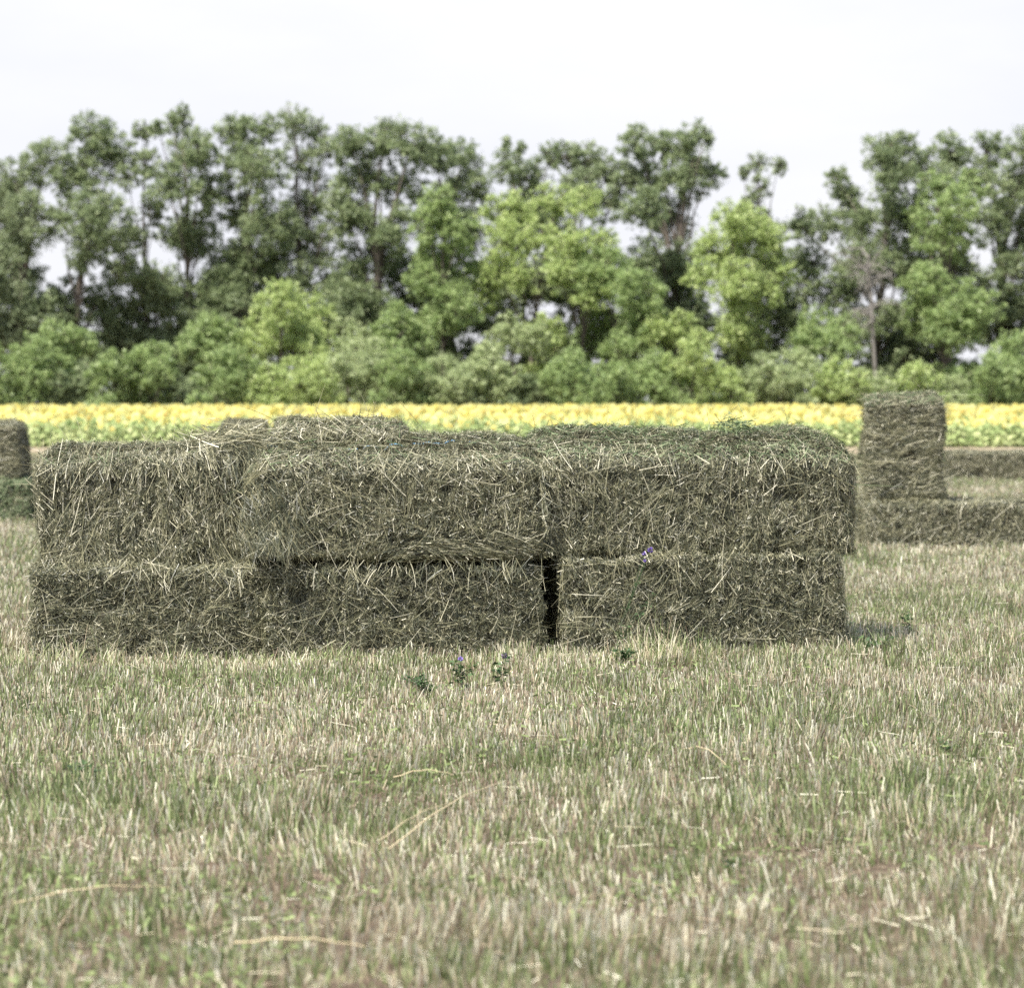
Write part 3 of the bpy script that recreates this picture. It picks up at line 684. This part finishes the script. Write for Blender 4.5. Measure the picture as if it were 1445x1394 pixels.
    L = lsize*(.55+.8*rng.random(m)); w = L*.55; nrm = np.cross(dr, sd)*.12
    A = Lp-dr*(L*.5)[:, None]; Bv = Lp+sd*(w*.5)[:, None]+nrm*L[:, None]; C = Lp+dr*(L*.5)[:, None]; E = Lp-sd*(w*.5)[:, None]+nrm*L[:, None]
    lb.add(np.stack([A, Bv, C, E], 1).reshape(-1, 3), np.stack([np.arange(m)*4, np.arange(m)*4+1, np.arange(m)*4+2, np.arange(m)*4+3], 1), 0, np.repeat(np.clip(.5+.25*rng.normal(0, 1, m), 0, 1), 4))
    tb.obj('trunk' if cat == 'tree' else 'stems', [bark or M_bark], root, smooth=True); lb.obj('crown', [LM[mat]], root)
    return root
GT = 'tall trees of the windbreak'; GM = 'light green younger trees in front of the windbreak'; GS = 'shrubs along the foot of the windbreak'
tree('broadleaf_tree', 'tall grey green tree cut by the left edge of the photo', 20, 141, [(20, 262, 38), (68, 232, 34), (45, 325, 46), (5, 320, 40), (10, 400, 44), (40, 455, 42), (60, 510, 38), (-20, 280, 40), (-15, 480, 40)], 'grey', GT, fill=8)
tree('broadleaf_tree', 'tall tree second from the left with a rounded tuft on top and bare forked boughs', 105, 140, [(130, 192, 34), (155, 220, 32), (112, 255, 40), (150, 315, 42), (92, 310, 26), (165, 390, 40), (130, 350, 34), (95, 440, 28), (160, 450, 40), (110, 500, 36)], 'dark', GT, fill=8)
tree('broadleaf_tree', 'slender tree with a small spiky top left of the highest peak', 205, 142, [(203, 190, 17), (210, 235, 22), (190, 255, 20), (215, 300, 20), (190, 340, 26), (215, 420, 36), (205, 480, 38)], 'grey', GT, fill=8, trunk_r=.16)
tree('broadleaf_tree', 'tree with the highest two pronged top in the left third', 268, 141, [(240, 172, 17), (256, 165, 14), (260, 210, 32), (225, 185, 12), (290, 225, 32), (250, 268, 36), (300, 280, 34), (272, 330, 38), (240, 330, 24), (310, 375, 38), (280, 440, 44), (250, 490, 40)], 'dark', GT, fill=8)
tree('broadleaf_tree', 'broad dark tree right of the highest peak, its top broken into three tufts', 350, 141, [(322, 180, 22), (345, 178, 14), (340, 225, 34), (378, 185, 22), (370, 245, 34), (335, 300, 30), (385, 320, 42), (350, 370, 38), (330, 430, 40), (390, 395, 34)], 'dark', GT, fill=8)
tree('broadleaf_tree', 'thin see through crown rising above the pale green shrub in the left half', 425, 142, [(415, 175, 30), (445, 190, 22), (462, 215, 22), (425, 225, 30), (440, 275, 34), (415, 320, 38), (450, 345, 38), (480, 290, 24), (430, 400, 36), (470, 400, 30)], 'grey', GT, fill=8, dens=.62)
tree('broadleaf_tree', 'big dark spreading tree left of the picture middle', 530, 140, [(498, 208, 30), (540, 198, 32), (580, 205, 34), (515, 255, 38), (565, 262, 32), (490, 310, 38), (545, 330, 44), (505, 380, 42), (570, 390, 40), (520, 440, 44), (600, 440, 40), (470, 460, 36)], 'dark', GT, fill=8, trunk_r=.28)
tree('broadleaf_tree', 'dark tree with a dome shaped top just left of the low saddle in the treeline', 640, 142, [(615, 225, 30), (650, 225, 32), (630, 275, 36), (672, 268, 26), (600, 300, 30), (660, 330, 36), (620, 380, 36), (640, 440, 40), (690, 460, 36)], 'dark', GT, fill=8)
tree('broadleaf_tree', 'tree with thin spires on its crown in the middle of the treeline', 745, 142, [(714, 205, 9), (735, 215, 9), (715, 240, 26), (750, 255, 32), (775, 225, 18), (735, 300, 34), (770, 310, 32), (720, 340, 30), (770, 400, 30), (750, 480, 34)], 'dark', GT, fill=8, trunk_r=.2)
tree('broadleaf_tree', 'tree with a level greyish top right of the thin spires', 825, 142, [(800, 222, 24), (828, 225, 26), (855, 245, 30), (815, 270, 32), (860, 290, 28), (790, 350, 30), (880, 255, 20), (820, 430, 34), (790, 480, 34)], 'grey', GT, fill=8)
tree('broadleaf_tree', 'tall dark tree with a squared top right of the centre', 940, 141, [(897, 205, 26), (935, 205, 24), (972, 205, 32), (992, 200, 14), (915, 250, 34), (960, 255, 36), (1000, 245, 26), (905, 305, 34), (950, 310, 36), (915, 365, 34), (960, 380, 34), (925, 440, 38), (900, 490, 36), (975, 450, 30)], 'dark', GT, fill=8, trunk_r=.28)
tree('broadleaf_tree', 'slim sparse treetop standing alone in the dip of the treeline', 1072, 143, [(1068, 232, 14), (1088, 245, 12), (1052, 245, 10), (1070, 268, 18), (1062, 295, 18), (1072, 318, 20), (1082, 345, 22), (1090, 420, 30), (1110, 460, 32)], 'grey', GT, fill=8, dens=.8, trunk_r=.15)
tree('broadleaf_tree', 'dark tree right of the sky gap, its crown stepping down to the left', 1235, 141, [(1188, 250, 18), (1205, 285, 30), (1240, 225, 30), (1270, 215, 28), (1255, 265, 34), (1225, 325, 38), (1170, 315, 28), (1130, 320, 26), (1275, 310, 36), (1125, 370, 24), (1135, 412, 28), (1112, 445, 30), (1128, 492, 34), (1210, 385, 34), (1270, 375, 34), (1180, 420, 32), (1150, 370, 24), (1190, 480, 38), (1240, 455, 30)], 'dark', GT, fill=8, trunk_r=.26)
tree('broadleaf_tree', 'dark tree behind the bright green crown near the right edge', 1330, 142, [(1300, 235, 26), (1338, 215, 28), (1358, 225, 22), (1320, 265, 32), (1300, 330, 32), (1300, 390, 32), (1350, 370, 28), (1300, 440, 36), (1330, 500, 36)], 'dark', GT, fill=8)
tree('broadleaf_tree', 'tall dark tree cut by the right edge of the photo', 1420, 141, [(1400, 212, 30), (1440, 215, 30), (1385, 255, 26), (1425, 270, 38), (1400, 320, 34), (1445, 335, 36), (1425, 390, 32), (1385, 400, 26), (1450, 440, 40), (1470, 260, 40), (1480, 380, 40)], 'dark', GT, fill=8)
tree('broadleaf_tree', 'small bright green tree low in the left half, above the shrubs', 400, 133, [(400, 432, 34), (435, 445, 32), (370, 460, 28), (415, 475, 36), (450, 490, 28), (360, 495, 28)], 'bright', GM, fill=2, trunk_r=.14)
tree('broadleaf_tree', 'green tree with a pointed crown in front of the dome shaped tree', 625, 135, [(622, 290, 26), (605, 320, 28), (645, 330, 30), (615, 365, 32), (655, 385, 30), (600, 400, 28), (640, 440, 34)], 'mid', GM, fill=2, trunk_r=.14)
tree('broadleaf_tree', 'light green tree with pale bare twigs in the middle of the treeline', 745, 135, [(700, 305, 28), (735, 295, 28), (785, 285, 32), (825, 290, 26), (715, 345, 32), (755, 340, 26), (700, 385, 26), (735, 395, 24), (690, 420, 22)], 'bright', GM, fill=2, trunk_r=.14, dens=.8)
tree('broadleaf_tree', 'rounded light green tree just right of the picture middle', 815, 134, [(800, 345, 28), (845, 340, 26), (815, 375, 34), (855, 370, 24), (790, 395, 26), (835, 410, 30)], 'bright', GM, fill=2, trunk_r=.14)
tree('broadleaf_tree', 'mid green tree leaning left below the squared dark top', 880, 133, [(895, 415, 34), (865, 440, 32), (905, 455, 34), (845, 475, 36), (885, 500, 36)], 'mid', GM, fill=2, trunk_r=.14)
tree('broadleaf_tree', 'yellowish green spreading tree beside the sky gap', 1045, 134, [(1030, 315, 30), (1060, 320, 32), (1090, 345, 28), (1005, 350, 28), (1045, 365, 38), (1100, 385, 26), (995, 395, 28), (1030, 415, 34), (1075, 415, 28), (1040, 465, 32)], 'bright', GM, fill=2, trunk_r=.18)
tree('broadleaf_tree', 'bright green leafy tree high near the right edge', 1340, 136, [(1325, 265, 26), (1362, 270, 28), (1340, 300, 30), (1312, 330, 30), (1365, 325, 24), (1350, 355, 22), (1305, 300, 18)], 'mid', GM, fill=2, trunk_r=.14)
tree('broadleaf_tree', 'green umbrella shaped tree with dark bare stems under it near the right edge', 1340, 133, [(1325, 425, 28), (1355, 420, 28), (1385, 440, 26), (1305, 450, 26), (1345, 455, 28)], 'mid', GM, fill=2, trunk_r=.14)
tree('broadleaf_tree', 'young green tree rising over the hedge left of the pointed crown', 555, 131.5, [(560, 455, 28), (535, 480, 26), (585, 485, 28), (555, 510, 30)], 'mid', GM, trunk_r=.12)
tree('broadleaf_tree', 'pale olive young tree behind the hedge right of the small bright tree', 490, 132, [(488, 470, 24), (510, 490, 26), (475, 500, 26)], 'olive', GM, trunk_r=.1)
tree('broadleaf_tree', 'light green young tree below the squared dark treetop', 945, 131.5, [(930, 470, 26), (960, 465, 24), (945, 495, 30), (985, 490, 24)], 'bright', GM, trunk_r=.12)
tree('broadleaf_tree', 'mid green young tree just left of the bare dead tree', 1165, 132, [(1160, 455, 26), (1190, 470, 26), (1140, 480, 28), (1175, 500, 30)], 'mid', GM, trunk_r=.12)
tree('broadleaf_tree', 'mid green young tree over the hedge between the first two shrubs on the left', 95, 132, [(85, 480, 28), (115, 490, 28), (70, 505, 28)], 'mid', GM, trunk_r=.12)
tree('broadleaf_tree', 'green young tree left of the small bright green tree, half hidden by shrubs', 295, 132, [(290, 470, 28), (320, 480, 26), (268, 492, 28), (300, 505, 28)], 'mid', GM, trunk_r=.12)
tree('broadleaf_tree', 'olive young tree at the foot of the thin spired tree', 725, 132, [(720, 465, 24), (748, 480, 26), (700, 490, 26)], 'olive', GM, trunk_r=.1)
def dead_tree():
    d = 134.5; base = np.array([px(1240, d), d, float(gz(d))]); root = empty('dead_tree', base)
    tag(root, 'bare greyish dead tree with fanned branches behind the upright bale', 'tree', 'dead trees')
    tb = Build(); bb = Build(); top = np.array([px(1225, d)-base[0], 0, pz(360, d)-base[2]]); t = np.linspace(0, 1, 8)[:, None]
    V, P = tube(top*t+rng.normal(0, .06, (8, 3))*t, np.linspace(.12, .06, 8), 8); tb.add(V, P, 0, .5)
    for k in range(34):
        s = .55+.45*rng.random(); o = top*s; a = rng.uniform(0, 2*PI); L = rng.uniform(.8, 2.0)
        e = o+np.array([math.cos(a)*L, math.sin(a)*L*.7, rng.uniform(-.2, 1.2)]); q = np.linspace(0, 1, 5)[:, None]
        pts = o+(e-o)*q+[0, 0, .3]*np.sin(PI*q)+rng.normal(0, .05, (5, 3))
        V, P = tube(pts, np.linspace(.05, .012, 5), 5); bb.add(V, P, 0, .5)
        for j in range(5):
            o2 = pts[rng.integers(1, 5)]; e2 = o2+rng.normal(0, .45, 3)+[0, 0, -.1]; V, P = tube(np.array([o2, (o2+e2)/2+rng.normal(0, .05, 3), e2]), np.array([.02, .013, .006]), 4); bb.add(V, P, 0, .7)
    tb.obj('trunk', [M_deadbark], root, smooth=True); bb.obj('branches', [M_deadbark], root)
dead_tree()
shr = [(-30, 505, 46, 'mid', 'shrub cut by the left edge above the sunflowers'), (45, 505, 42, 'mid', 'mid green shrub second from the left edge'), (108, 530, 32, 'dark', 'low dark shrub under the tree with forked boughs'),
 (165, 520, 34, 'mid', 'wide shrub left of the dark hollow'), (212, 510, 38, 'mid', 'domed shrub under the two pronged treetop'), (262, 545, 22, 'dark', 'small dark shrub in the hollow between two domed shrubs'),
 (322, 515, 40, 'mid', 'shrub just left of the small bright green tree'), (382, 535, 30, 'bright', 'low light green shrub under the small bright tree'), (445, 530, 34, 'bright', 'light green shrub right of the small bright tree'),
 (510, 505, 44, 'olive', 'pale olive shrub behind the slab of loose hay'), (570, 520, 36, 'mid', 'mid green shrub right of the pale olive one'), (625, 530, 36, 'olive', 'olive shrub under the pointed green tree'),
 (688, 520, 42, 'olive', 'broad greyish olive shrub in the middle of the hedge'), (745, 545, 26, 'dark', 'dark low shrub right of the broad greyish olive one'), (805, 520, 38, 'mid', 'green shrub under the rounded light green tree'),
 (862, 535, 32, 'mid', 'low green shrub left of the stack of dark stems'), (925, 520, 38, 'mid', 'round shrub under the squared dark treetop'), (975, 505, 34, 'bright', 'light shrub left of the spreading yellowish tree'), (1025, 535, 32, 'bright', 'light green shrub under the spreading yellowish tree'),
 (1080, 525, 34, 'olive', 'olive shrub below the gap in the treeline'), (1130, 520, 38, 'olive', 'pale olive shrub left of the dead tree'), (1185, 530, 34, 'bright', 'yellowish shrub just left of the dead tree'), (1235, 545, 28, 'olive', 'small shrub at the foot of the dead tree'), (1290, 535, 34, 'bright', 'light green shrub over the upright bale'),
 (1345, 550, 26, 'olive', 'low shrub under the umbrella shaped tree'), (1392, 525, 34, 'mid', 'green shrub second from the right edge'), (1440, 500, 44, 'mid', 'big green shrub at the right edge'), (1500, 510, 44, 'mid', 'shrub just beyond the right edge')]
for (x, y, r, mt, lab) in shr[:-1]:
    d = 127+rng.uniform(-1.2, 1.2)
    bl = [(x, y, r*.75), (x-r*.6, y+r*.45, r*.6), (x+r*.6, y+r*.4, r*.6), (x+r*.1, y+r*.75, r*.6), (x-r*.8, 572, r*.5), (x+r*.8, 574, r*.5), (x, 578, r*.55)]
    tree('shrub', lab, x, d, bl, mt, GS, cat='shrub', trunk_r=.09, lsize=.18, dens=1.15)
print('objects', len(bpy.data.objects))
